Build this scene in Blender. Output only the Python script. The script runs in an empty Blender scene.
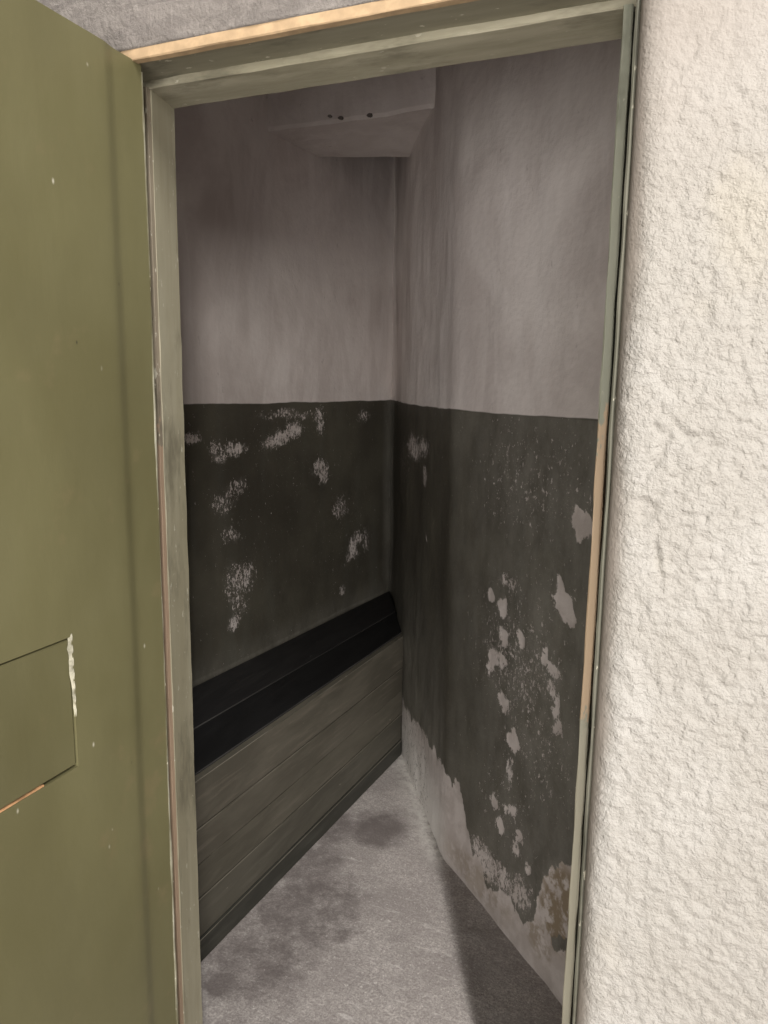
import bpy, bmesh, math
import numpy as np
from mathutils import Matrix, Vector

scene = bpy.context.scene
COL = scene.collection

# ------------------------------------------------------------------ camera
cam_d = bpy.data.cameras.new('camera')
cam_d.sensor_fit = 'VERTICAL'
cam_d.sensor_height = 36.0
cam_d.lens = 745.0 / 1024.0 * 36.0
cam_d.clip_start = 0.01
cam = bpy.data.objects.new('camera', cam_d)
COL.objects.link(cam)
cam.matrix_world = Matrix(((0.924459, -0.075158, 0.373800, 0.0),
                           (0.381055, 0.148360, -0.912571, 0.0),
                           (0.013130, 0.986073, 0.165792, 1.5),
                           (0, 0, 0, 1)))
scene.camera = cam

# ------------------------------------------------------------------ light
world = bpy.data.worlds.new('corridor_ambient')
world.use_nodes = True
bg = world.node_tree.nodes['Background']
bg.inputs[0].default_value = (1.0, 0.95, 0.89, 1)
bg.inputs[1].default_value = 0.07
scene.world = world

def light(name, kind, loc, power, color, target=None, size=None, sizey=None):
    d = bpy.data.lights.new(name, kind)
    d.energy = power
    d.color = color
    if kind == 'AREA':
        d.shape = 'RECTANGLE'; d.size = size; d.size_y = sizey or size
    else:
        d.shadow_soft_size = size
    o = bpy.data.objects.new(name, d)
    COL.objects.link(o)
    o.location = loc
    if target is not None:
        o.rotation_euler = (Vector(target) - Vector(loc)).to_track_quat('-Z', 'Y').to_euler()
    return o

light('corridor_high_tube', 'AREA', (1.00, -1.25, 4.25), 128.0, (1.0, 0.96, 0.92), target=(-0.7, 1.8, 0.2), size=0.03, sizey=1.7)
light('corridor_lamp', 'AREA', (1.65, -2.45, 2.2), 88.0, (1.0, 0.94, 0.88), target=(-0.6, 1.6, 1.2), size=0.35, sizey=1.0)
light('corridor_fill_panel', 'AREA', (0.25, -3.0, 0.95), 92.0, (1.0, 0.95, 0.91), target=(-0.4, 1.5, 1.5), size=2.2, sizey=1.8)  # added soft fill panel, unseen behind the camera, to brighten the cell
light('side_rake_light', 'AREA', (1.9, 0.05, 0.85), 8.0, (1.0, 0.97, 0.93), target=(-0.2, 0.95, 1.0), size=0.25)  # added unseen raking light for the plaster relief and door

vs = scene.view_settings
vs.view_transform = 'Standard'
vs.look = 'None'
vs.gamma = 1.0
vs.exposure = 0.3
vs.use_curve_mapping = False

# ------------------------------------------------------------------ numpy noise
def _hash(ix, iy, seed):
    n = (ix.astype(np.int64) * 374761393 + iy.astype(np.int64) * 668265263 + seed * 974634777) & 0xFFFFFFFF
    n = ((n ^ (n >> 13)) * 1274126177) & 0xFFFFFFFF
    n = n ^ (n >> 16)
    return (n & 0xFFFF) / 65535.0

def vnoise(x, y, seed=0):
    ix, iy = np.floor(x), np.floor(y)
    fx, fy = x - ix, y - iy
    fx = fx * fx * (3 - 2 * fx); fy = fy * fy * (3 - 2 * fy)
    a = _hash(ix, iy, seed); b = _hash(ix + 1, iy, seed)
    c = _hash(ix, iy + 1, seed); d = _hash(ix + 1, iy + 1, seed)
    return (a * (1 - fx) + b * fx) * (1 - fy) + (c * (1 - fx) + d * fx) * fy

def fbm(x, y, seed=0, octaves=4):
    t = 0; amp = 0.5; tot = 0
    for k in range(octaves):
        t = t + amp * vnoise(x, y, seed + 17 * k); tot += amp
        x = x * 2.03 + 5.1; y = y * 2.03 + 3.7; amp *= 0.5
    return t / tot          # 0..1

def sstep(a, b, x):
    t = np.clip((x - a) / (b - a), 0, 1)
    return t * t * (3 - 2 * t)

# ------------------------------------------------------------------ material helpers
def srgb(r, g, b):
    f = lambda c: (c / 255 / 12.92) if c / 255 <= 0.04045 else ((c / 255 + 0.055) / 1.055) ** 2.4
    return (f(r), f(g), f(b), 1)

class NT:
    def __init__(self, name, rough=0.9, spec=0.3):
        self.m = bpy.data.materials.new(name)
        self.m.use_nodes = True
        self.t = self.m.node_tree
        self.b = self.t.nodes['Principled BSDF']
        self.b.inputs['Roughness'].default_value = rough
        self.b.inputs['Specular IOR Level'].default_value = spec
        self.coord = self.n('ShaderNodeTexCoord').outputs['Object']
    def n(self, kind, **kw):
        nd = self.t.nodes.new(kind)
        for k, v in kw.items(): setattr(nd, k, v)
        return nd
    def link(self, a, b): self.t.links.new(a, b)
    def set(self, sock, v):
        if isinstance(v, bpy.types.NodeSocket): self.link(v, sock)
        else: sock.default_value = v
    def vec(self, scale=(1, 1, 1), loc=(0, 0, 0), rot=(0, 0, 0)):
        mp = self.n('ShaderNodeMapping')
        mp.inputs['Scale'].default_value = scale
        mp.inputs['Location'].default_value = loc
        mp.inputs['Rotation'].default_value = rot
        self.link(self.coord, mp.inputs['Vector'])
        return mp.outputs[0]
    def noise(self, scale, detail=4, rough=0.55, vec=None, dist=0.0):
        nd = self.n('ShaderNodeTexNoise')
        nd.inputs['Scale'].default_value = scale
        nd.inputs['Detail'].default_value = detail
        nd.inputs['Roughness'].default_value = rough
        nd.inputs['Distortion'].default_value = dist
        self.link(vec if vec is not None else self.coord, nd.inputs['Vector'])
        return nd.outputs['Fac']
    def voronoi(self, scale, vec=None):
        nd = self.n('ShaderNodeTexVoronoi')
        nd.inputs['Scale'].default_value = scale
        self.link(vec if vec is not None else self.coord, nd.inputs['Vector'])
        return nd.outputs['Distance']
    def ramp(self, x, lo, hi, a=0.0, b=1.0, smooth=True):
        nd = self.n('ShaderNodeMapRange')
        if smooth: nd.interpolation_type = 'SMOOTHSTEP'
        nd.inputs['From Min'].default_value = lo
        nd.inputs['From Max'].default_value = hi
        nd.inputs['To Min'].default_value = a
        nd.inputs['To Max'].default_value = b
        self.link(x, nd.inputs['Value'])
        return nd.outputs[0]
    def math(self, op, a, b=0.0, c=0.0):
        nd = self.n('ShaderNodeMath', operation=op)
        self.set(nd.inputs[0], a); self.set(nd.inputs[1], b); self.set(nd.inputs[2], c)
        return nd.outputs[0]
    def mix(self, fac, a, b, mode='MIX'):
        nd = self.n('ShaderNodeMix', data_type='RGBA', blend_type=mode)
        self.set(nd.inputs[0], fac); self.set(nd.inputs[6], a); self.set(nd.inputs[7], b)
        return nd.outputs[2]
    def attr(self, name):
        nd = self.n('ShaderNodeAttribute', attribute_name=name)
        return nd.outputs['Fac']
    def sep(self):
        nd = self.n('ShaderNodeSeparateXYZ')
        self.link(self.coord, nd.inputs[0])
        return nd.outputs
    def color(self, c): self.set(self.b.inputs['Base Color'], c)
    def rough(self, r): self.set(self.b.inputs['Roughness'], r)
    def bump(self, h, strength=0.5, dist=0.002, prev=None):
        nd = self.n('ShaderNodeBump')
        nd.inputs['Strength'].default_value = strength
        nd.inputs['Distance'].default_value = dist
        self.set(nd.inputs['Height'], h)
        if prev is not None: self.link(prev, nd.inputs['Normal'])
        self.link(nd.outputs[0], self.b.inputs['Normal'])
        return nd.outputs[0]

PAINT_Z = 1.437

def cell_wall_material():
    M = NT('cell_wall_two_tone', 0.8, 0.25)
    z = M.sep()[2]
    zz = M.math('ADD', z, M.ramp(M.noise(5, 3), 0.3, 0.7, -0.003, 0.003, False))
    low = M.ramp(zz, PAINT_Z - 0.002, PAINT_Z + 0.002, 1, 0)
    # whitewash
    big = M.ramp(M.noise(2.2, 5, 0.6, dist=0.6), 0.35, 0.68)
    streak = M.ramp(M.noise(7, 5, 0.65, vec=M.vec((1, 1, 0.22), rot=(0.18, 0.1, 0)), dist=0.8), 0.42, 0.66)
    wash = M.mix(big, (0.58, 0.525, 0.50, 1), (0.76, 0.71, 0.68, 1))
    wash = M.mix(M.math('MULTIPLY', streak, 0.45), wash, (0.80, 0.755, 0.73, 1))
    spots = M.ramp(M.noise(38, 3, 0.6, vec=M.vec((1, 1, 0.7))), 0.68, 0.74)
    wash = M.mix(M.math('MULTIPLY', spots, 0.4), wash, (0.42, 0.375, 0.36, 1))
    # dark oil paint
    pb = M.ramp(M.noise(3.1, 4, 0.6), 0.35, 0.7)
    paint = M.mix(pb, (0.066, 0.060, 0.047, 1), (0.096, 0.089, 0.068, 1))
    pst = M.ramp(M.noise(10, 4, 0.6, vec=M.vec((1, 1, 0.15))), 0.45, 0.75)
    paint = M.mix(M.math('MULTIPLY', pst, 0.35), paint, (0.10, 0.10, 0.085, 1))
    # peeling
    a = M.attr('peel')
    n1 = M.noise(85, 6, 0.74, vec=M.vec((1, 1, 0.62)))
    v = M.math('ADD', a, M.math('MULTIPLY', M.math('SUBTRACT', n1, 0.5), 2.3))
    n2 = M.noise(170, 3, 0.6, vec=M.vec((1, 1, 0.7), (3, 3, 3)))
    v2 = M.math('ADD', a, M.math('MULTIPLY', M.math('SUBTRACT', n2, 0.5), 2.5))
    hard = M.math('MAXIMUM', M.ramp(v, 0.47, 0.57), M.ramp(v2, 0.66, 0.74))
    haze = M.math('MULTIPLY', M.ramp(a, 0.16, 0.7), M.ramp(M.noise(32, 6, 0.75), 0.4, 0.68, 0.0, 0.42))
    pm = M.math('MULTIPLY', M.math('MAXIMUM', hard, haze), low)
    pcol = M.mix(M.ramp(M.noise(16, 4, 0.6), 0.4, 0.62), (0.50, 0.45, 0.42, 1), (0.60, 0.55, 0.52, 1))
    brown = M.math('MULTIPLY', M.attr('brown'), M.ramp(M.noise(28, 4, 0.65), 0.38, 0.55))
    pcol = M.mix(brown, pcol, (0.27, 0.215, 0.15, 1))
    chalk = M.attr('chalk')
    pcol = M.mix(chalk, pcol, (0.84, 0.82, 0.78, 1))
    dust_lighten = M.math('MULTIPLY', M.attr('dust_lighten'), M.ramp(M.noise(14, 6, 0.7, vec=M.vec((1, 1, 0.5))), 0.25, 0.75, 0.3, 1.0))
    wash = M.mix(M.math('MULTIPLY', dust_lighten, 0.5), wash, (0.85, 0.81, 0.78, 1))
    col = M.mix(low, wash, M.mix(dust_lighten, paint, (0.30, 0.29, 0.255, 1)))
    col = M.mix(pm, col, pcol)
    M.color(col)
    M.rough(M.mix(low, (0.92, 0.92, 0.92, 1), M.mix(pm, (0.52, 0.52, 0.52, 1), (0.92, 0.92, 0.92, 1))))
    h = M.math('SUBTRACT', M.noise(60, 5, 0.6), M.math('MULTIPLY', pm, 0.8))
    M.bump(h, 0.55, 0.003)
    return M.m

def floor_material():
    M = NT('worn_concrete', 0.85, 0.3)
    base = M.mix(M.ramp(M.noise(5, 6, 0.65, dist=0.4), 0.34, 0.66), (0.44, 0.405, 0.385, 1), (0.64, 0.60, 0.57, 1))
    base = M.mix(M.ramp(M.noise(170, 3, 0.7), 0.36, 0.66, 0, 0.7), base, (0.26, 0.235, 0.225, 1))
    base = M.mix(M.ramp(M.noise(60, 5, 0.75, vec=M.vec((1, 1, 1), rot=(0, 0, 0.5))), 0.40, 0.64, 0, 0.6), base, (0.30, 0.27, 0.26, 1))
    base = M.mix(M.ramp(M.noise(26, 5, 0.7, vec=M.vec((0.5, 1.6, 1), rot=(0, 0, 0.35))), 0.56, 0.70, 0, 0.5), base, (0.76, 0.73, 0.70, 1))
    base = M.mix(M.ramp(M.noise(110, 2, 0.6), 0.63, 0.7, 0, 0.6), base, (0.76, 0.73, 0.70, 1))
    sv = M.math('ADD', M.attr('stain'), M.math('MULTIPLY', M.math('SUBTRACT', M.noise(15, 7, 0.72), 0.5), 1.5))
    base = M.mix(M.ramp(sv, 0.25, 1.0, 0, 0.75), base, (0.13, 0.11, 0.105, 1))
    base = M.mix(M.math('MULTIPLY', M.attr('chalk'), M.ramp(M.noise(30, 5, 0.7), 0.35, 0.6)), base, (0.66, 0.64, 0.60, 1))
    M.color(base)
    M.bump(M.noise(120, 5, 0.75), 0.6, 0.004)
    return M.m

def stipple_material():
    M = NT('white_stippled_plaster', 0.62, 0.35)
    big = M.ramp(M.noise(4.5, 4, 0.6), 0.4, 0.68)
    col = M.mix(big, (0.350, 0.333, 0.303, 1), (0.405, 0.392, 0.366, 1))
    yel = M.ramp(M.noise(6, 3, 0.5, vec=M.vec((1, 1, 0.8), (3, 1, 7))), 0.6, 0.75, 0, 0.5)
    col = M.mix(yel, col, (0.385, 0.355, 0.295, 1))
    smooth = M.attr('smooth')
    col = M.mix(smooth, col, (0.285, 0.252, 0.220, 1))
    dots = M.ramp(M.voronoi(95), 0.0, 0.11, 1, 0)
    sel = M.ramp(M.noise(48, 2), 0.6, 0.66)
    col = M.mix(M.math('MULTIPLY', M.math('MULTIPLY', dots, sel), 0.55), col, (0.33, 0.30, 0.26, 1))
    M.color(col)
    rel = M.math('SUBTRACT', 1.0, M.math('MULTIPLY', smooth, 0.75))
    b1 = M.bump(M.math('MULTIPLY', M.noise(250, 3, 0.6), rel), 0.8, 0.004)
    M.bump(M.math('MULTIPLY', M.noise(130, 2, 0.5), rel), 0.35, 0.006, b1)
    return M.m

def header_material():
    M = NT('grey_flaking_plaster', 0.9, 0.2)
    n = M.ramp(M.noise(16, 6, 0.7, vec=M.vec((0.6, 1, 1.6), rot=(0, 0.35, 0)), dist=0.8), 0.4, 0.66)
    col = M.mix(n, (0.215, 0.195, 0.180, 1), (0.315, 0.288, 0.264, 1))
    fl = M.ramp(M.noise(30, 5, 0.7, vec=M.vec((0.5, 1, 2.0), rot=(0, 0.5, 0)), dist=1.2), 0.6, 0.66)
    col = M.mix(M.math('MULTIPLY', fl, 0.6), col, (0.37, 0.345, 0.315, 1))
    M.color(col)
    M.bump(M.noise(60, 6, 0.75), 0.9, 0.010)
    return M.m

def door_material(name='olive_enamel', tint=1.0):
    M = NT(name, 0.42, 0.4)
    g = M.ramp(M.noise(2.4, 5, 0.6, vec=M.vec((1, 1, 0.5))), 0.35, 0.68)
    col = M.mix(g, tuple(tint * c for c in (0.118, 0.109, 0.052)) + (1,), tuple(tint * c for c in (0.150, 0.140, 0.070)) + (1,))
    br = M.ramp(M.noise(11, 5, 0.6), 0.58, 0.72, 0, 0.35)
    col = M.mix(br, col, (0.20, 0.155, 0.085, 1))
    wv = M.vec((1, 1, 0.5))
    wf = M.math('MULTIPLY', M.ramp(M.voronoi(26, wv), 0.0, 0.075, 1, 0), M.ramp(M.noise(13, 2), 0.56, 0.60))
    col = M.mix(wf, col, (0.52, 0.50, 0.40, 1))
    wv2 = M.vec((1, 1, 0.6), (4, 2, 9))
    df = M.math('MULTIPLY', M.ramp(M.voronoi(33, wv2), 0.0, 0.08, 1, 0), M.ramp(M.noise(12, 2, vec=wv2), 0.57, 0.61))
    col = M.mix(df, col, (0.03, 0.027, 0.02, 1))
    M.color(col)
    M.rough(M.ramp(M.noise(9, 4), 0.3, 0.7, 0.36, 0.52))
    b1 = M.bump(M.noise(3.2, 2, 0.4), 0.35, 0.02)
    M.bump(M.noise(120, 3, 0.6, vec=M.vec((1, 1, 0.35))), 0.10, 0.002, b1)
    return M.m

def frame_material(name, base=(0.28, 0.257, 0.178), pale=(0.42, 0.395, 0.30), worn=0.5, grain=(1, 1, 0.1), bare=None, low=None):
    M = NT(name, 0.6, 0.3)
    n = M.ramp(M.noise(18, 5, 0.65, vec=M.vec(grain)), 0.36, 0.68)
    col = M.mix(M.math('MULTIPLY', n, worn), base + (1,), pale + (1,))
    d = M.ramp(M.noise(13, 5, 0.7, vec=M.vec(tuple(0.25 + 0.75 * c for c in grain), (5, 3, 1))), 0.50, 0.70, 0, 0.75)
    col = M.mix(d, col, tuple(0.52 * c for c in base) + (1,))
    f = M.ramp(M.noise(85, 4, 0.6, vec=M.vec(tuple(0.4 + 0.6 * c for c in grain))), 0.65, 0.70)
    col = M.mix(f, col, (0.50, 0.475, 0.38, 1))
    if bare:
        z = M.sep()[2]
        zn = M.math('ADD', z, M.ramp(M.noise(40, 5, 0.7, vec=M.vec((1, 1, 0.35))), 0.3, 0.7, -0.07, 0.07, False))
        m = M.math('MULTIPLY', M.ramp(zn, bare[0] - 0.01, bare[0] + 0.01), M.ramp(zn, bare[1] - 0.01, bare[1] + 0.01, 1, 0))
        w = M.mix(M.ramp(M.noise(30, 4, 0.6, vec=M.vec((1, 1, 0.06))), 0.35, 0.65), bare[2] + (1,), tuple(0.8 * c for c in bare[2]) + (1,))
        if low: col = M.mix(M.ramp(zn, bare[0] - 0.05, bare[0] + 0.02, 0.8, 0.0), col, low + (1,))
        col = M.mix(m, col, w)
    M.color(col)
    M.bump(M.noise(60, 5, 0.65, vec=M.vec(tuple(0.3 + 0.7 * c for c in grain))), 0.35, 0.002)
    return M.m

def plank_material(name, a, b, c, rough, seed, spec=0.3):
    M = NT(name, rough, spec)
    n = M.ramp(M.noise(9, 6, 0.65, vec=M.vec((1, 0.28, 1), (seed, seed * 2, 0)), dist=0.5), 0.36, 0.66)
    col = M.mix(n, a + (1,), b + (1,))
    g = M.ramp(M.noise(42, 4, 0.65, vec=M.vec((1, 0.06, 1), (seed, 0, 0))), 0.5, 0.72, 0, 0.5)
    col = M.mix(g, col, c + (1,))
    s = M.ramp(M.noise(34, 5, 0.6, vec=M.vec((1, 0.45, 1), (0, seed, 0))), 0.69, 0.74, 0, 0.7)
    col = M.mix(s, col, tuple(min(1, 2.2 * q) for q in c) + (1,))
    M.color(col)
    M.bump(M.noise(50, 5, 0.65, vec=M.vec((1, 0.1, 1))), 0.4, 0.002)
    return M.m

def plain_material(name, col, rough=0.8, scale=40, var=0.25):
    M = NT(name, rough, 0.25)
    n = M.ramp(M.noise(scale, 4, 0.6), 0.35, 0.68)
    M.color(M.mix(n, tuple(c * (1 - var) for c in col) + (1,), tuple(min(1, c * (1 + var)) for c in col) + (1,)))
    M.bump(M.noise(scale * 2, 4, 0.6), 0.3, 0.002)
    return M.m

MAT = dict(
    wall=cell_wall_material(), floor=floor_material(), stipple=stipple_material(), header=header_material(),
    door=door_material(), hatch=door_material('olive_enamel_hatch', 0.9),
    frame=frame_material('olive_frame_paint'),
    head=frame_material('olive_frame_paint_head', (0.235, 0.220, 0.160), (0.34, 0.32, 0.245), 0.6, (0.1, 1, 1)),
    head_stop=frame_material('worn_pale_stop_paint', (0.31, 0.29, 0.21), (0.50, 0.47, 0.36), 0.8, (0.15, 1, 1)),
    right_stop=frame_material('green_grey_stop_paint', (0.30, 0.315, 0.245), (0.44, 0.435, 0.35), 0.6, (1, 1, 0.1),
                              low=(0.47, 0.44, 0.34), bare=(1.06, 1.47, (0.62, 0.465, 0.31))),
    right_board=frame_material('green_grey_board_paint', (0.13, 0.128, 0.098), (0.19, 0.18, 0.145), 0.6),
    left_stop=frame_material('brown_worn_stop_paint', (0.20, 0.175, 0.125), (0.30, 0.25, 0.19), 0.7, (1, 1, 0.1),
                             bare=(0.30, 1.42, (0.34, 0.245, 0.17))),
    wood=plain_material('bare_pine', (0.46, 0.33, 0.20), 0.75, 30, 0.15),
    pale=plain_material('chipped_pale_paint', (0.36, 0.345, 0.265), 0.7, 60, 0.35),
    black=plain_material('gap_shade_black', (0.02, 0.018, 0.014), 0.9),  # near-black backing that paints in the shade of frame and hatch gaps
    rust=plain_material('raw_rusty_edge', (0.42, 0.24, 0.12), 0.8, 50, 0.3),
    hole_dark=plain_material('dark_hole', (0.16, 0.14, 0.13), 0.9),
)

# ------------------------------------------------------------------ mesh helpers
def link(name, me, mat=None, parent=None):
    o = bpy.data.objects.new(name, me)
    COL.objects.link(o)
    if mat is not None: me.materials.append(mat)
    if parent is not None: o.parent = parent
    return o

def tag(o, label, cat, kind=None, group=None):
    o['label'] = label
    o['category'] = cat
    if kind: o['kind'] = kind
    if group: o['group'] = group
    return o

def empty(name, loc=(0, 0, 0)):
    o = bpy.data.objects.new(name, None)
    o.empty_display_size = 0.05
    COL.objects.link(o)
    o.location = loc
    return o

def from_arrays(name, V, F, attrs=None, smooth=True):
    me = bpy.data.meshes.new(name)
    V = np.asarray(V, dtype=np.float32); F = np.asarray(F, dtype=np.int32)
    me.vertices.add(len(V)); me.vertices.foreach_set('co', V.ravel())
    me.loops.add(F.size); me.loops.foreach_set('vertex_index', F.ravel())
    me.polygons.add(len(F))
    me.polygons.foreach_set('loop_start', np.arange(0, F.size, F.shape[1], dtype=np.int32))
    me.polygons.foreach_set('use_smooth', np.full(len(F), smooth))
    me.update(calc_edges=True)
    me.validate()
    for k, a in (attrs or {}).items():
        at = me.attributes.new(k, 'FLOAT', 'POINT')
        full = np.zeros(len(V), dtype=np.float32); full[:len(a.ravel())] = a.ravel()
        at.data.foreach_set('value', full)
    return me

def strip_wall(name, cols, normals, zs, disp, attrs, thick, mat):
    """A wall swept along a ground polyline (cols), relief disp[z, s] along the inward normals, with real thickness."""
    nS, nZ = len(cols), len(zs)
    cols = np.asarray(cols); normals = np.asarray(normals)
    V = np.zeros((nZ, nS, 3))
    V[:, :, 0] = cols[None, :, 0] + normals[None, :, 0] * disp
    V[:, :, 1] = cols[None, :, 1] + normals[None, :, 1] * disp
    V[:, :, 2] = np.asarray(zs)[:, None]
    idx = np.arange(nZ * nS).reshape(nZ, nS)
    F = np.stack([idx[:-1, :-1], idx[:-1, 1:], idx[1:, 1:], idx[1:, :-1]], -1).reshape(-1, 4)
    back = cols - normals * thick
    bl = np.column_stack([back, np.full(nS, zs[0])]); bt = np.column_stack([back, np.full(nS, zs[-1])])
    b0 = nZ * nS
    VV = np.vstack([V.reshape(-1, 3), bl, bt])
    il = np.arange(nS) + b0; it = np.arange(nS) + b0 + nS
    E = [np.stack([il[1:], il[:-1], it[:-1], it[1:]], -1),
         np.stack([idx[0, 1:], idx[0, :-1], il[:-1], il[1:]], -1),
         np.stack([idx[-1, :-1], idx[-1, 1:], it[1:], it[:-1]], -1)]
    F = np.vstack([F] + E)
    me = from_arrays(name, VV, F, attrs)
    return link(name, me, mat)

def box_bm(bm, x0, x1, y0, y1, z0, z1):
    v = [bm.verts.new(p) for p in ((x0, y0, z0), (x1, y0, z0), (x1, y1, z0), (x0, y1, z0),
                                   (x0, y0, z1), (x1, y0, z1), (x1, y1, z1), (x0, y1, z1))]
    for f in ((3, 2, 1, 0), (4, 5, 6, 7), (0, 1, 5, 4), (1, 2, 6, 5), (2, 3, 7, 6), (3, 0, 4, 7)):
        bm.faces.new([v[i] for i in f])

def finish(bm, name, mat, parent=None, bevel=0.0, seg=2):
    bm.normal_update()
    if bevel:
        bmesh.ops.bevel(bm, geom=list(bm.edges), offset=bevel, segments=seg, affect='EDGES', profile=0.5)
    me = bpy.data.meshes.new(name)
    bm.to_mesh(me); bm.free()
    return link(name, me, mat, parent)

def box(name, x0, x1, y0, y1, z0, z1, mat, parent=None, bevel=0.0):
    bm = bmesh.new(); box_bm(bm, x0, x1, y0, y1, z0, z1)
    return finish(bm, name, mat, parent, bevel)

def prism(name, poly, z0, z1, mat, parent=None, bevel=0.0, edge_mat=None):
    bm = bmesh.new()
    lo = [bm.verts.new((x, y, z0)) for x, y in poly]
    hi = [bm.verts.new((x, y, z1)) for x, y in poly]
    n = len(poly)
    bm.faces.new(list(reversed(lo))); bm.faces.new(hi)
    for i in range(n): bm.faces.new((lo[i], lo[(i + 1) % n], hi[(i + 1) % n], hi[i]))
    bmesh.ops.recalc_face_normals(bm, faces=bm.faces)
    o = finish(bm, name, mat, parent, bevel)
    if edge_mat:
        o.data.materials.append(edge_mat)
        for p in o.data.polygons:
            if max(abs(c) for c in p.normal) < 0.97: p.material_index = 1
    return o

def worn_bar(name, x0, x1, y0, y1, z0, z1, axis, mat, parent, amp=0.0012, step=0.02, seed=0, bevel=0.002):
    """A long square timber with slightly dented, wandering arrises."""
    lo = (x0, y0, z0); hi = (x1, y1, z1)
    L = hi[axis] - lo[axis]; n = max(2, int(L / step))
    o1, o2 = [a for a in range(3) if a != axis]
    c = bevel
    w, h = hi[o1] - lo[o1], hi[o2] - lo[o2]
    prof = [(c, 0), (w - c, 0), (w, c), (w, h - c), (w - c, h), (c, h), (0, h - c), (0, c)]
    V = []; t = np.linspace(0, L, n + 1)
    for k, (a, b) in enumerate(prof):
        da = amp * 2 * (fbm(t * 18, t * 0 + k // 2 * 7.3, seed) - 0.5)
        db = amp * 2 * (fbm(t * 18, t * 0 + k // 2 * 9.1, seed + 5) - 0.5)
        p = np.zeros((n + 1, 3)); p[:, axis] = lo[axis] + t; p[:, o1] = lo[o1] + a + da; p[:, o2] = lo[o2] + b + db
        V.append(p)
    V = np.concatenate(V); m = n + 1
    bm = bmesh.new(); vs_ = [bm.verts.new(p) for p in V]
    for k in range(8):
        k2 = (k + 1) % 8
        for i in range(n): bm.faces.new((vs_[k * m + i], vs_[k2 * m + i], vs_[k2 * m + i + 1], vs_[k * m + i + 1]))
    bm.faces.new([vs_[k * m] for k in range(8)]); bm.faces.new([vs_[k * m + n] for k in range(8)])
    bmesh.ops.recalc_face_normals(bm, faces=bm.faces)
    return finish(bm, name, mat, parent)

# ------------------------------------------------------------------ setting: floor
def make_floor():
    x = np.concatenate([np.arange(-2.6, -1.2, 0.1), np.arange(-1.2, 0.2, 0.012), np.arange(0.2, 2.7, 0.1)])
    y = np.concatenate([np.arange(-2.6, 1.0, 0.1), np.arange(1.0, 2.9, 0.012), np.arange(2.9, 3.7, 0.1)])
    X, Y = np.meshgrid(x, y)
    stain = np.zeros_like(X)
    for cx, cy, r, a in ((-1.0, 1.39, 0.05, 1.2), (-1.04, 2.10, 0.14, 0.8), (-0.89, 2.17, 0.13, 0.95), (-0.80, 1.664, 0.045, 0.8),
                         (-0.93, 1.72, 0.22, 0.8), (-0.96, 1.5, 0.2, 0.75), (-1.02, 1.9, 0.16, 0.75), (-0.63, 1.72, 0.06, 0.45), (-0.85, 1.35, 0.2, 0.45),):
        d = np.hypot(X - cx, (Y - cy) * 0.9) / r
        stain = np.maximum(stain, a * (1 - sstep(0.35, 1.25, d)))
    # whitewash spilt along the foot of the diagonal wall
    ax, ay, bx, by = -1.007, 2.69, -0.648, 2.107
    t = np.clip(((X - ax) * (bx - ax) + (Y - ay) * (by - ay)) / ((bx - ax) ** 2 + (by - ay) ** 2), 0, 1)
    d = np.hypot(X - (ax + t * (bx - ax)), Y - (ay + t * (by - ay)))
    chalk = np.exp(-(d / 0.045) ** 2) * sstep(1.85, 2.15, Y)
    Z = 0.006 * (fbm(X * 3, Y * 3, 3) - 0.5) + 0.003 * (fbm(X * 22, Y * 22, 9) - 0.5)
    idx = np.arange(X.size).reshape(X.shape)
    F = np.stack([idx[:-1, :-1], idx[:-1, 1:], idx[1:, 1:], idx[1:, :-1]], -1).reshape(-1, 4)
    V = np.stack([X, Y, Z], -1).reshape(-1, 3)
    n = len(V)
    V = np.vstack([V, [(x[0], y[0], -0.1), (x[-1], y[0], -0.1), (x[-1], y[-1], -0.1), (x[0], y[-1], -0.1)]])
    F = np.vstack([F, [(n + 3, n + 2, n + 1, n)]])
    o = link('floor', from_arrays('floor', V, F, dict(stain=stain, chalk=chalk)), MAT['floor'])
    tag(o, 'worn grey concrete floor with dark stains between bench and peeling wall', 'floor', 'structure')
make_floor()

# ------------------------------------------------------------------ setting: cell walls
CELL_TOP = 2.95

def polyline(pts, step):
    pts = np.asarray(pts, float)
    seg = np.hypot(*(pts[1:] - pts[:-1]).T)
    cum = np.concatenate([[0], np.cumsum(seg)])
    s = np.arange(0, cum[-1] + step * 0.5, step)
    c = np.column_stack([np.interp(s, cum, pts[:, 0]), np.interp(s, cum, pts[:, 1])])
    k = 7                                   # soften the bends a little
    pad = np.vstack([c[:1]] * k + [c] + [c[-1:]] * k)
    w = np.ones(2 * k + 1) / (2 * k + 1)
    sm = np.column_stack([np.convolve(pad[:, i], w, 'valid') for i in (0, 1)])
    sm[:k + 1] = c[:k + 1]; sm[-k - 1:] = c[-k - 1:]
    t = np.gradient(sm, axis=0); t /= np.linalg.norm(t, axis=1)[:, None]
    return s, sm, t

def blobs(S, Z, lst, seed):
    wx = 0.018 * (fbm(S * 28, Z * 28, seed) - 0.5) * 2 + 0.008 * (fbm(S * 90, Z * 90, seed + 3) - 0.5) * 2
    wz = 0.018 * (fbm(S * 28, Z * 28, seed + 7) - 0.5) * 2 + 0.008 * (fbm(S * 90, Z * 90, seed + 11) - 0.5) * 2
    out = np.zeros_like(S)
    for s0, z0, rs, rz, ang, amp, soft in lst:
        ca, sa = math.cos(ang), math.sin(ang)
        k = min(1.0, (rs + rz) / 0.06)
        ds, dz = S - s0 + wx * k, Z - z0 + wz * k
        u = (ds * ca + dz * sa) / rs; v = (-ds * sa + dz * ca) / rz
        d = np.sqrt(u * u + v * v)
        out = np.maximum(out, amp * (1 - sstep(1 - soft, 1 + soft, d)))
    return out

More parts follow.
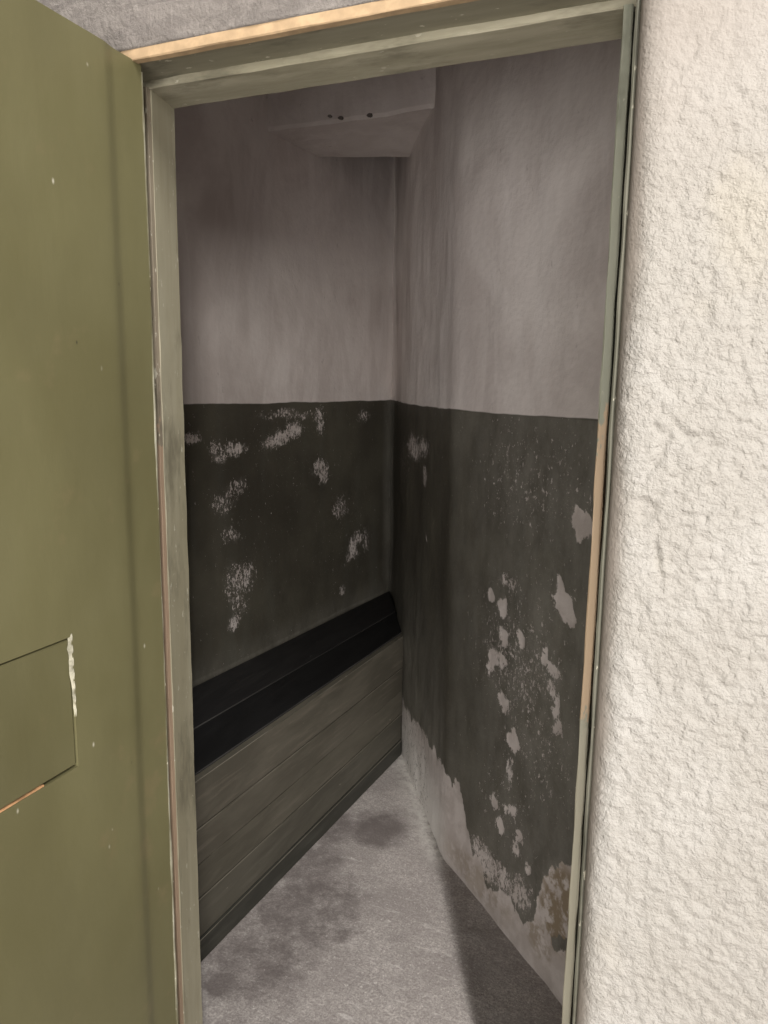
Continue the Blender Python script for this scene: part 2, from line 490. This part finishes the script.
def make_right_wall():
    pts = [(0.44, 1.05), (0.40, 1.09), (-0.648, 2.107), (-1.007, 2.69), (-1.30, 3.275), (-1.335, 3.318)]
    s, c, t = polyline(pts, 0.006)
    s = s - math.hypot(0.04, 0.04)          # s = 0 at (0.40, 1.09)
    nrm = np.column_stack([-t[:, 1], t[:, 0]]) * 1.0
    # inward = towards the cell (negative x / towards the bench side)
    nrm = np.where((nrm @ np.array([-1.0, -1.0]))[:, None] > 0, nrm, -nrm)
    zs = np.arange(-0.02, CELL_TOP + 0.01, 0.006)
    S, Z = np.meshgrid(s, zs)
    C, SP = 0.35, 0.9
    lst = [  # s, z, rs, rz, angle, amp, softness
        (0.850, 1.208, 0.040, 0.030, 0.3, 1.2, C), (0.868, 1.228, 0.014, 0.018, 0.0, 1.2, C), (0.855, 1.182, 0.015, 0.022, 0.0, 1.2, C),
        (0.893, 1.000, 0.034, 0.030, 0.2, 1.2, C), (0.918, 1.028, 0.019, 0.035, 0.2, 1.2, C), (0.872, 0.985, 0.014, 0.024, 0, 1.1, C), (0.922, 1.055, 0.009, 0.014, 0, 1.1, C),
        (1.213, 0.940, 0.018, 0.017, 0.1, 1.15, C), (1.157, 0.920, 0.028, 0.021, 0.5, 1.0, 0.5), (1.140, 0.935, 0.012, 0.017, 0, 1.1, C),
        (1.067, 0.863, 0.019, 0.024, 0.1, 1.15, C), (1.148, 0.845, 0.034, 0.026, -0.5, 0.78, 0.6), (1.190, 0.770, 0.030, 0.026, -0.9, 0.72, 0.6), (1.150, 0.775, 0.026, 0.020, -0.6, 0.70, 0.6),
        (1.205, 0.745, 0.016, 0.036, 0.2, 0.8, 0.5), (0.965, 0.855, 0.013, 0.030, 0.35, 0.85, 0.5), (0.930, 0.830, 0.036, 0.024, 0.3, 0.7, 0.6),
        (0.912, 0.745, 0.018, 0.040, 0.3, 0.8, 0.5), (0.900, 0.700, 0.020, 0.028, 0.3, 0.72, 0.5), (0.935, 0.785, 0.02, 0.02, 0, 0.68, 0.6),
        (1.140, 0.660, 0.040, 0.025, 0.4, 0.75, 0.6), (1.091, 0.571, 0.026, 0.024, 0.3, 1.2, C), (1.088, 0.594, 0.010, 0.018, 0, 1.1, C),
        (1.098, 0.480, 0.013, 0.070, 0.05, 0.55, 0.6), (1.085, 0.380, 0.036, 0.020, -0.7, 0.75, 0.6), (1.165, 0.360, 0.020, 0.024, 0.2, 0.7, 0.5), (1.125, 0.305, 0.015, 0.028, 0.2, 0.95, C),
        (1.035, 0.330, 0.016, 0.024, 0.3, 0.7, 0.5), (1.045, 0.285, 0.020, 0.024, 0, 0.62, 0.5), (0.99, 0.26, 0.016, 0.02, 0, 0.66, 0.5), (1.02, 0.17, 0.05, 0.06, 0.4, 0.60, 0.7),
        (1.20, 0.15, 0.08, 0.06, 0.2, 0.62, 0.6), (1.12, 0.16, 0.09, 0.05, 0, 0.58, 0.7),
        # speckled zones
        (1.08, 0.80, 0.24, 0.22, 0.0, 0.37, SP), (1.00, 0.62, 0.22, 0.22, 0.0, 0.31, SP), (1.05, 1.28, 0.34, 0.20, 0, 0.29, SP),
        (0.98, 0.98, 0.2, 0.18, 0, 0.24, SP), (1.12, 0.36, 0.16, 0.16, 0, 0.30, SP), (1.13, 1.00, 0.06, 0.02, 0, 0.50, 0.8),
        (2.00, 1.28, 0.16, 0.05, 0, 0.58, 0.8), (1.85, 1.30, 0.10, 0.04, 0, 0.5, 0.8), (1.82, 1.20, 0.05, 0.05, 0, 0.5, 0.8), (2.3, 1.2, 0.3, 0.2, 0, 0.30, SP),
        (1.78, 0.99, 0.006, 0.022, -0.5, 0.9, 0.4),
    ]
    peel = blobs(S, Z, lst, 11)
    # torn lower edge of the paint
    ks = np.array([0.3, 0.62, 0.80, 0.86, 0.90, 0.925, 0.945, 0.955, 0.99, 1.06, 1.12, 1.21, 1.27, 1.31, 1.335, 1.38, 1.47, 1.52, 1.60, 1.75, 1.90, 2.05, 2.15, 2.6])
    kz = np.array([0.40, 0.40, 0.39, 0.345, 0.33, 0.29, 0.22, 0.13, 0.115, 0.12, 0.105, 0.10, 0.14, 0.20, 0.27, 0.288, 0.283, 0.30, 0.30, 0.29, 0.27, 0.24, 0.25, 0.22])
    edge = np.interp(s, ks, kz)[None, :] + 0.06 * (fbm(S * 22, Z * 9, 31) - 0.5) + 0.05 * (fbm(S * 60, Z * 16, 41) - 0.5)
    band = 1.25 * sstep(0.018, -0.018, Z - edge)
    far = sstep(1.50, 1.75, S)
    band = band * (1 - 0.45 * far)
    peel = np.maximum(peel, band)
    dark_flake = blobs(S, Z, [(0.845, 0.155, 0.050, 0.018, -0.9, 1.0, 0.3)], 5)
    peel = peel * (1 - dark_flake)
    peel = np.maximum(peel, 0.12)
    brown = blobs(S, Z, [(0.86, 0.24, 0.075, 0.12, 0.2, 1.0, 0.3), (0.93, 0.10, 0.05, 0.05, 0, 0.7, 0.4), (1.25, 0.06, 0.2, 0.05, 0, 0.5, 0.5)], 21)
    chalk = sstep(1.40, 1.55, S) * sstep(0.30, 0.05, Z) * 0.85
    dust_lighten = np.maximum(0.60 * sstep(1.44, 1.52, S) * sstep(0.95, 0.30, Z), 0.6 * sstep(2.76, 2.80, S) * (Z < 2.3))
    dust_lighten = np.maximum(dust_lighten, (0.62 - 0.32 * sstep(0.80, 1.40, S)) * sstep(1.50, 1.40, S) * (Z < PAINT_Z))  # also lightens the near lower paint, more towards the door
    disp = 0.022 * (fbm(S * 2.2, Z * 1.8, 51, 3) - 0.5) + 0.007 * (fbm(S * 11, Z * 6, 61, 3) - 0.5) - 0.0022 * sstep(0.4, 0.7, peel)
    disp *= sstep(-0.02, 0.2, S)
    o = strip_wall('wall_right', c, nrm, zs, disp, dict(peel=peel, brown=brown, chalk=chalk, dust_lighten=dust_lighten), 0.12, MAT['wall'])
    tag(o, 'diagonal cell wall, whitewash above peeling dark olive paint, right of bench', 'wall', 'structure')
make_right_wall()

def make_left_wall():
    pts = [(-1.325, 3.32), (-1.565, 1.10)]
    s, c, t = polyline(pts, 0.007)
    nrm = np.column_stack([-t[:, 1], t[:, 0]])
    nrm = np.where((nrm @ np.array([1.0, 0.0]))[:, None] > 0, nrm, -nrm)
    zs = np.arange(-0.02, CELL_TOP + 0.01, 0.007)
    S, Z = np.meshgrid(s, zs)
    lst = [(1.367, 1.332, 0.05, 0.020, 0, 0.70, 0.6), (1.242, 1.285, 0.035, 0.022, 0, 0.62, 0.6), (1.140, 1.278, 0.06, 0.022, 0, 0.66, 0.6),
           (1.21, 1.255, 0.05, 0.018, 0, 0.6, 0.6), (0.911, 1.300, 0.08, 0.03, -0.2, 0.66, 0.6), (0.873, 1.310, 0.05, 0.03, 0, 0.72, 0.5), (0.80, 1.33, 0.06, 0.03, 0, 0.70, 0.6), (0.62, 1.335, 0.03, 0.03, 0, 0.6, 0.6),
           (0.631, 1.175, 0.05, 0.03, -0.3, 0.66, 0.6), (0.590, 1.140, 0.04, 0.04, 0.4, 0.66, 0.6), (0.85, 1.39, 0.16, 0.02, 0, 0.5, 0.7), (0.637, 1.385, 0.04, 0.03, 0, 0.6, 0.6),
           (1.139, 1.14, 0.06, 0.04, 0, 0.54, 0.7), (1.208, 1.10, 0.06, 0.05, 0, 0.48, 0.8), (1.175, 0.986, 0.05, 0.03, 0, 0.55, 0.6),
           (1.137, 0.82, 0.08, 0.06, 0, 0.56, 0.8), (1.15, 0.746, 0.05, 0.06, 0, 0.46, 0.8), (1.18, 0.672, 0.035, 0.028, 0, 0.70, 0.5),
           (0.35, 0.785, 0.04, 0.05, -0.5, 0.68, 0.6), (0.39, 0.75, 0.03, 0.03, 0, 0.62, 0.6), (0.31, 0.82, 0.04, 0.04, 0, 0.60, 0.6), (0.46, 0.98, 0.06, 0.05, 0, 0.50, 0.7), (0.233, 0.803, 0.03, 0.06, 0, 0.48, 0.7), (0.44, 0.61, 0.02, 0.02, 0, 0.6, 0.6),
           (1.0, 1.1, 0.5, 0.4, 0, 0.17, 0.9), (0.5, 0.9, 0.4, 0.4, 0, 0.17, 0.9), (0.27, 1.37, 0.05, 0.03, 0, 0.5, 0.7)]
    lst = [(a, b, c * 1.15, d * 1.15, e, f * 0.84, max(g, 0.75)) for a, b, c, d, e, f, g in lst]
    peel = np.maximum(blobs(S, Z, lst, 71), 0.10)
    dust_lighten = np.maximum(0.5 * sstep(0.10, 0.02, S), 0.25 * sstep(0.62, 0.52, Z))
    dust_lighten = np.maximum(dust_lighten, 0.6 * np.exp(-((Z - 0.516) / 0.007) ** 2))
    zero = np.zeros_like(S)
    disp = 0.020 * (fbm(S * 1.9, Z * 1.7, 81, 3) - 0.5) + 0.005 * (fbm(S * 9, Z * 6, 91, 3) - 0.5)
    o = strip_wall('wall_left', c, nrm, zs, disp, dict(peel=peel, brown=zero, chalk=zero, dust_lighten=dust_lighten), 0.12, MAT['wall'])
    tag(o, 'cell wall behind the bench, grey whitewash above chipped dark olive paint', 'wall', 'structure')
make_left_wall()

# ceiling of the cell with the dropped beam across it
prism('ceiling', [(-1.9, 1.0), (0.6, 1.0), (0.6, 1.3), (-0.9, 3.6), (-1.9, 3.6)], CELL_TOP - 0.02, CELL_TOP + 0.1, MAT['wall'])
tag(bpy.data.objects['ceiling'], 'dim whitewashed ceiling high above the cell', 'ceiling', 'structure')

def make_beam():
    # soffit grid plus box sides; back edge slightly skew
    xs = np.linspace(-1.50, -0.66, 60); n = len(xs)
    yf = np.full(n, 2.395) + 0.012 * (fbm(xs * 9, xs * 0, 5) - 0.5)
    yb = 2.715 + (xs + 1.385) * 0.36 + 0.010 * (fbm(xs * 12, xs * 0 + 4, 6) - 0.5)
    zb = 2.366 + 0.012 * (fbm(xs * 7, xs * 0 + 9, 8) - 0.5)
    rows = []
    for t in np.linspace(0, 1, 12):
        rows.append(np.column_stack([xs, yf + (yb - yf) * t, zb + 0.010 * (fbm(xs * 8, xs * 0 + t * 3, 15) - 0.5)]))
    top_f = np.column_stack([xs, yf, np.full(n, CELL_TOP)]); top_b = np.column_stack([xs, yb, np.full(n, CELL_TOP)])
    # small arris round-off at the front
    r0 = rows[0].copy(); r0[:, 2] += 0.012; r0[:, 1] -= 0.006
    allr = [top_f, r0] + rows + [top_b]
    V = np.vstack(allr); m = len(allr)
    idx = np.arange(m * n).reshape(m, n)
    F = np.stack([idx[:-1, :-1], idx[:-1, 1:], idx[1:, 1:], idx[1:, :-1]], -1).reshape(-1, 4)
    o = link('trim_1', from_arrays('trim_1', V, F, smooth=False), MAT['wall'])
    for gx, gz, gr in ((-1.190, 2.384, 0.006), (-1.150, 2.374, 0.008), (-1.045, 2.370, 0.009)):
        bm = bmesh.new()
        ring = [bm.verts.new((gx + gr * 1.3 * math.cos(k * 0.9) * (0.7 + 0.3 * math.sin(k * 2.1)), 2.379, gz + gr * 0.55 * math.sin(k * 0.9))) for k in range(7)]
        bm.faces.new(ring)
        r = bmesh.ops.extrude_face_region(bm, geom=list(bm.faces))
        for v in [q for q in r['geom'] if isinstance(q, bmesh.types.BMVert)]: v.co.y += 0.03
        bmesh.ops.recalc_face_normals(bm, faces=bm.faces)
        finish(bm, 'chipped_hole', MAT['hole_dark'], o)  # dark-coloured plugs stand for small holes in the beam
    tag(o, 'whitewashed beam crossing the cell below the ceiling above the bench', 'beam', 'structure')
make_beam()

# ------------------------------------------------------------------ setting: corridor wall round the doorway
FY = 0.925      # front face of the plaster
def make_front_wall():
    root = empty('wall_front', (0, FY, 0))
    tag(root, 'thick plastered wall around the cell doorway, white and stippled on the right', 'wall', 'structure')
    # stippled plaster right of the frame: rounded arris then flat
    prof = []
    for k in range(9):
        a = k / 8 * math.pi / 2
        prof.append((-0.052 - 0.0355 * math.cos(a), 0.951 - 0.026 * math.sin(a)))
    prof = np.array(prof)
    xs = np.concatenate([np.arange(-0.050, 0.36, 0.003), np.arange(0.37, 2.6, 0.05)])
    cols = np.vstack([[(-0.0875, 1.0), (-0.0875, 0.965)], prof, np.column_stack([xs, np.full(len(xs), FY)])])
    t = np.gradient(cols, axis=0); t /= np.linalg.norm(t, axis=1)[:, None]
    nrm = np.column_stack([t[:, 1], -t[:, 0]])
    s = np.concatenate([[0], np.cumsum(np.hypot(*(cols[1:] - cols[:-1]).T))])
    zs = np.concatenate([np.arange(-0.02, 0.4, 0.03), np.arange(0.4, 2.2, 0.003), np.arange(2.2, 3.0, 0.05)])
    S, Z = np.meshgrid(s, zs)
    tex = sstep(0.060, 0.085, S + 0.03 * (fbm(Z * 6, Z * 0, 2) - 0.5))
    ridge = 1 - np.abs(2 * fbm(S * 60, Z * 60, 23, 2) - 1) * 2
    worm = 1 - np.abs(2 * fbm(S * 34 + 5 * Z, Z * 26, 29, 2) - 1) * 2
    upz = sstep(1.95, 1.55, Z)
    disp = tex * ((0.0028 + 0.0028 * upz) * (fbm(S * 140, Z * 140, 3, 2) - 0.5) + 0.0012 * upz * np.clip(ridge, 0, 1) + 0.0020 * upz * np.clip(worm, 0, 1) * fbm(S * 8, Z * 8, 4)) \
        + 0.006 * (fbm(S * 6, Z * 4, 44, 3) - 0.5) * sstep(0.03, 0.08, S)
    gouge = blobs(S, Z, [(0.105, 1.36, 0.010, 0.016, 0.3, 1, 0.5), (0.118, 1.43, 0.005, 0.03, -0.3, 1, 0.5), (0.125, 1.30, 0.004, 0.03, 0.3, 1, 0.5), (0.15, 1.45, 0.03, 0.006, -0.6, 1, 0.5)], 8)
    disp = disp - 0.004 * gouge
    smooth = np.maximum(1 - tex, 0.85 * sstep(1.62, 1.95, Z - 0.5 * (S - 0.1)))
    o = strip_wall('stippled_plaster', cols, nrm, zs, disp, dict(smooth=smooth), 0.02, MAT['stipple'])
    o.parent = root; o.matrix_parent_inverse = Matrix.Translation((0, -FY, 0))
    # plaster over the door, grey and flaking
    zh = np.concatenate([np.arange(1.968, 2.25, 0.004), np.arange(2.27, 3.0, 0.06)])
    xh = np.arange(-2.6, -0.086, 0.012)
    ch = np.column_stack([xh, np.full(len(xh), FY)])
    S, Z = np.meshgrid(xh, zh)
    disp = 0.008 * (fbm(S * 9, Z * 14, 12, 4) - 0.5) + 0.003 * (fbm(S * 45, Z * 60, 14, 3) - 0.5)
    nrm = np.tile([[0.0, -1.0]], (len(xh), 1))
    o = strip_wall('flaking_plaster', ch, nrm, zh, disp, {}, 0.02, MAT['header'])
    o.parent = root; o.matrix_parent_inverse = Matrix.Translation((0, -FY, 0))
    # plaster left of the frame, behind the open leaf
    o = box('side_plaster', -2.6, -0.90, FY, FY + 0.02, -0.02, 1.968, MAT['header'], root); o.matrix_parent_inverse = Matrix.Translation((0, -FY, 0))
    # the masonry itself
    bm = bmesh.new()
    box_bm(bm, -2.6, -0.90, FY + 0.02, 1.13, -0.02, 2.95)
    box_bm(bm, -0.045, 2.6, FY + 0.035, 1.13, -0.02, 2.95)
    box_bm(bm, -0.90, -0.045, FY + 0.02, 1.13, 2.03, 2.95)
    o = finish(bm, 'masonry', MAT['wall'], root); o.matrix_parent_inverse = Matrix.Translation((0, -FY, 0))
make_front_wall()

# ------------------------------------------------------------------ door frame
def make_frame():
    root = empty('trim_2', (-0.46, 1.0, 0))
    tag(root, 'worn olive painted timber door frame with bare wood edges', 'door frame', 'structure')
    inv = Matrix.Translation((0.46, -1.0, 0))
    P = []
    # head: rebated front board, pale bare edge on it, and the stop behind
    P.append(worn_bar('head', -0.90, -0.045, 0.940, 1.012, 1.960, 2.03, 0, MAT['head'], root, 0.0012, seed=1, bevel=0.0015))
    P.append(worn_bar('bare_wood_strip', -0.812, -0.085, 0.926, 0.9405, 1.9535, 1.969, 0, MAT['wood'], root, 0.0012, seed=2, bevel=0.0015))
    P.append(worn_bar('head_stop', -0.90, -0.045, 1.008, 1.092, 1.949, 2.03, 0, MAT['head_stop'], root, 0.001, seed=3))
    # left jamb
    P.append(worn_bar('jamb', -0.90, -0.842, 0.93, 1.012, 0, 1.962, 2, MAT['frame'], root, 0.001, seed=4))
    P.append(worn_bar('jamb_stop', -0.90, -0.8145, 1.012, 1.092, 0, 1.951, 2, MAT['frame'], root, 0.0015, seed=5))
    for v in P[-1].data.vertices:            # the stop's inner face is splayed towards the cell
        if v.co.x > -0.86: v.co.x -= 0.017 * max(0.0, (v.co.y - 1.012) / 0.08)
    P.append(worn_bar('jamb_edge', -0.842, -0.8155, 1.004, 1.013, 0, 1.951, 2, MAT['left_stop'], root, 0.001, seed=15, bevel=0.001))
    # right jamb
    P.append(worn_bar('jamb_stop', -0.1135, -0.1015, 1.006, 1.085, 0, 1.951, 2, MAT['right_stop'], root, 0.0012, seed=6, bevel=0.0015))
    P.append(worn_bar('jamb', -0.0935, -0.0868, 0.950, 1.09, 0, 1.962, 2, MAT['right_board'], root, 0.001, seed=7))
    P.append(worn_bar('jamb_core', -0.1015, -0.045, 1.05, 1.12, 0, 1.951, 2, MAT['black'], root, 0.0, seed=8))
    for o in P: o.matrix_parent_inverse = inv
make_frame()

# ------------------------------------------------------------------ open door leaf
DX = -0.772          # visible face
DY1 = 0.945          # hinge edge
def make_door():
    root = empty('door_1', (DX - 0.03, DY1, 0.02))
    tag(root, 'olive green enamelled cell door standing open with an inset hatch', 'door', 'structure')
    inv = Matrix.Translation(-Vector(root.location))
    W, z0, z1 = 0.72, 0.02, 1.955
    hs0, hs1, hz0, hz1 = 0.196, 0.460, 0.961, 1.154
    s = np.unique(np.concatenate([np.linspace(0, 0.054, 6), np.linspace(0.054, 0.082, 6), np.linspace(0.082, hs0, 9), np.linspace(hs0, hs1, 16), np.linspace(hs1, W, 16)]).round(5))
    z = np.unique(np.concatenate([np.linspace(z0, hz0, 60), np.linspace(hz0, hz1, 14), np.linspace(hz1, z1, 50)]).round(5))
    S, Z = np.meshgrid(s, z)
    prof = -0.0045 * sstep(0.082, 0.054, S) + 0.004 * (fbm(S * 5, Z * 2.5, 7, 2) - 0.5)
    bm = bmesh.new()
    vs_ = [[bm.verts.new((DX + prof[j, i], DY1 - s[i], z[j])) for i in range(len(s))] for j in range(len(z))]
    for j in range(len(z) - 1):
        for i in range(len(s) - 1):
            cs, cz = (s[i] + s[i + 1]) / 2, (z[j] + z[j + 1]) / 2
            if hs0 < cs < hs1 and hz0 < cz < hz1: continue
            bm.faces.new((vs_[j][i + 1], vs_[j][i], vs_[j + 1][i], vs_[j + 1][i + 1]))
    for row in vs_:
        for v in row:
            if not v.link_faces: bm.verts.remove(v)
    be = [e for e in bm.edges if e.is_boundary]
    r = bmesh.ops.extrude_edge_only(bm, edges=be)
    for v in [g for g in r['geom'] if isinstance(g, bmesh.types.BMVert)]:
        v.co.x = DX - 0.012
    bmesh.ops.recalc_face_normals(bm, faces=bm.faces)
    for f in bm.faces: f.smooth = abs(f.normal.x) > 0.7
    for e in bm.edges:
        if len(e.link_faces) == 2 and e.calc_face_angle(0) > 0.7: e.smooth = False
    sheet = finish(bm, 'door_sheet', MAT['door'], root)
    core = box('door_core', DX - 0.058, DX - 0.0118, DY1 - W + 0.002, DY1 - 0.002, z0 + 0.002, z1 - 0.002, MAT['hatch'], root)
    # hatch flap, a hair of a gap all round
    bm = bmesh.new(); box_bm(bm, DX - 0.011, DX - 0.0022, DY1 - hs1 + 0.003, DY1 - hs0 - 0.0022, hz0 + 0.0040, hz1 - 0.0028)
    flap = finish(bm, 'hatch', MAT['hatch'], root, 0.0012)
    gap = box('hatch_recess', DX - 0.0125, DX - 0.0105, DY1 - hs1, DY1 - hs0, hz0, hz1, MAT['black'], root)
    # raw edge of the hatch sill
    sill = box('hatch_sill', DX - 0.0085, DX - 0.0012, DY1 - hs1 + 0.002, DY1 - hs0 - 0.060, hz0 + 0.0004, hz0 + 0.0026, MAT['rust'], root)
    # cracked filler along the hinge side of the hatch
    bm = bmesh.new()
    zz = np.linspace(hz1 + 0.004, hz0 + 0.075, 26)
    prev = None
    for k, q in enumerate(zz):
        t = k / (len(zz) - 1)
        w = (0.0062 * (1 - t) ** 0.8 + 0.0016) * (0.75 + 0.5 * float(vnoise(np.array([q * 160.0]), np.array([2.0]), 3)[0]))
        y = DY1 - hs0 + 0.0012
        row = [bm.verts.new((DX - 0.001, y - w, q)), bm.verts.new((DX + 0.0012 + 0.0008 * math.sin(k * 1.7), y, q)), bm.verts.new((DX - 0.001, y + w * 0.5, q))]
        if prev:
            for a in (0, 1): bm.faces.new((prev[a], prev[a + 1], row[a + 1], row[a]))
        prev = row
    filler = finish(bm, 'cracked_filler', MAT['pale'], root)
    # chipped lip along the hinge edge
    lip = worn_bar('edge_strip', DX - 0.012, DX - 0.0035, DY1 - 0.001, DY1 + 0.0035, z0, z1 - 0.01, 2, MAT['pale_edge'], root, 0.0016, 0.012, 33, 0.001)
    for o in (sheet, core, flap, gap, sill, filler, lip): o.matrix_parent_inverse = inv
MAT['pale_edge'] = frame_material('chipped_edge_paint', (0.12, 0.11, 0.06), (0.40, 0.39, 0.31), 0.9, (1, 1, 0.25))
make_door()

# ------------------------------------------------------------------ bench
def make_bench():
    root = empty('bench', (-1.25, 2.1, 0))
    tag(root, 'dark planked wooden bench built against the cell wall', 'bench')
    inv = Matrix.Translation((1.25, -2.1, 0))
    fx = lambda y: -1.094 + (y - 1.43) * 0.0622          # face of the front boards
    wx = lambda y: -1.472 + (y - 1.926) * 0.108 + 0.004   # wall behind
    mx = lambda y: 0.5 * (fx(y) + wx(y)) + 0.01
    # foot of the diagonal wall along the bench end
    def rx(y): return -1.007 - (y - 2.69) * (0.293 / 0.585)
    def y_end(off):                                       # where a line at x = off(y) meets the diagonal wall
        y = 2.7
        for _ in range(60): y = 2.69 + (-1.007 - off(y)) / (0.293 / 0.585)
        return y - 0.004
    ms = [plank_material('seat_plank_paint_%d' % i, a, b, c, r, 3.1 * i + 1, 0.25) for i, (a, b, c, r) in enumerate((
        ((0.007, 0.007, 0.0075), (0.012, 0.012, 0.0125), (0.020, 0.020, 0.020), 0.6),
        ((0.014, 0.0135, 0.014), (0.023, 0.022, 0.022), (0.036, 0.035, 0.033), 0.65)))]
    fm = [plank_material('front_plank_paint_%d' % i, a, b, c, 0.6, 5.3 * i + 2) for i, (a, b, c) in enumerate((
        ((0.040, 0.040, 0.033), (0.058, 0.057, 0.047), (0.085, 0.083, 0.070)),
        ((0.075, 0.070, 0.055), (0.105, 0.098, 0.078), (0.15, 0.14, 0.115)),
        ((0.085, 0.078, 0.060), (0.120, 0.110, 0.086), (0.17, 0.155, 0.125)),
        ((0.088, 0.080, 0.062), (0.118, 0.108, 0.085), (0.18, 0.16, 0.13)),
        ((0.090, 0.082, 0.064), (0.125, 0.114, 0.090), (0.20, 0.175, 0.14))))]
    em = [plank_material('worn_plank_arris', (0.07, 0.065, 0.05), (0.17, 0.155, 0.125), (0.24, 0.22, 0.18), 0.7, 9),
          plank_material('worn_seat_arris', (0.030, 0.029, 0.028), (0.055, 0.053, 0.05), (0.08, 0.077, 0.072), 0.7, 12)]
    out = []
    g = 0.0016
    zb = [0.0, 0.066, 0.177, 0.275, 0.375, 0.509]
    for i in range(5):
        dx = (0.006, 0.0, -0.0015, 0.001, -0.0005)[i]
        f0 = lambda y, d=dx: fx(y) + d
        b0 = lambda y, d=dx: fx(y) + d - 0.022
        poly = [(f0(1.14), 1.14), (f0(y_end(f0)), y_end(f0)), (b0(y_end(b0)), y_end(b0)), (b0(1.14), 1.14)]
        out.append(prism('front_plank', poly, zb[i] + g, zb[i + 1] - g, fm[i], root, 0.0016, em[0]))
    a = lambda y: fx(y) - 0.0235
    m1 = lambda y: mx(y) + 0.002
    m2 = lambda y: mx(y) - 0.002
    for k, (p, q) in enumerate(((a, m1), (m2, wx))):
        poly = [(p(1.14), 1.14), (p(y_end(p)), y_end(p)), (q(y_end(q)), y_end(q)), (q(1.14), 1.14)]
        out.append(prism('seat_plank', poly, 0.478, 0.510 - 0.002 * k, ms[k], root, 0.003, em[1]))
    for o in out: o.matrix_parent_inverse = inv
make_bench()
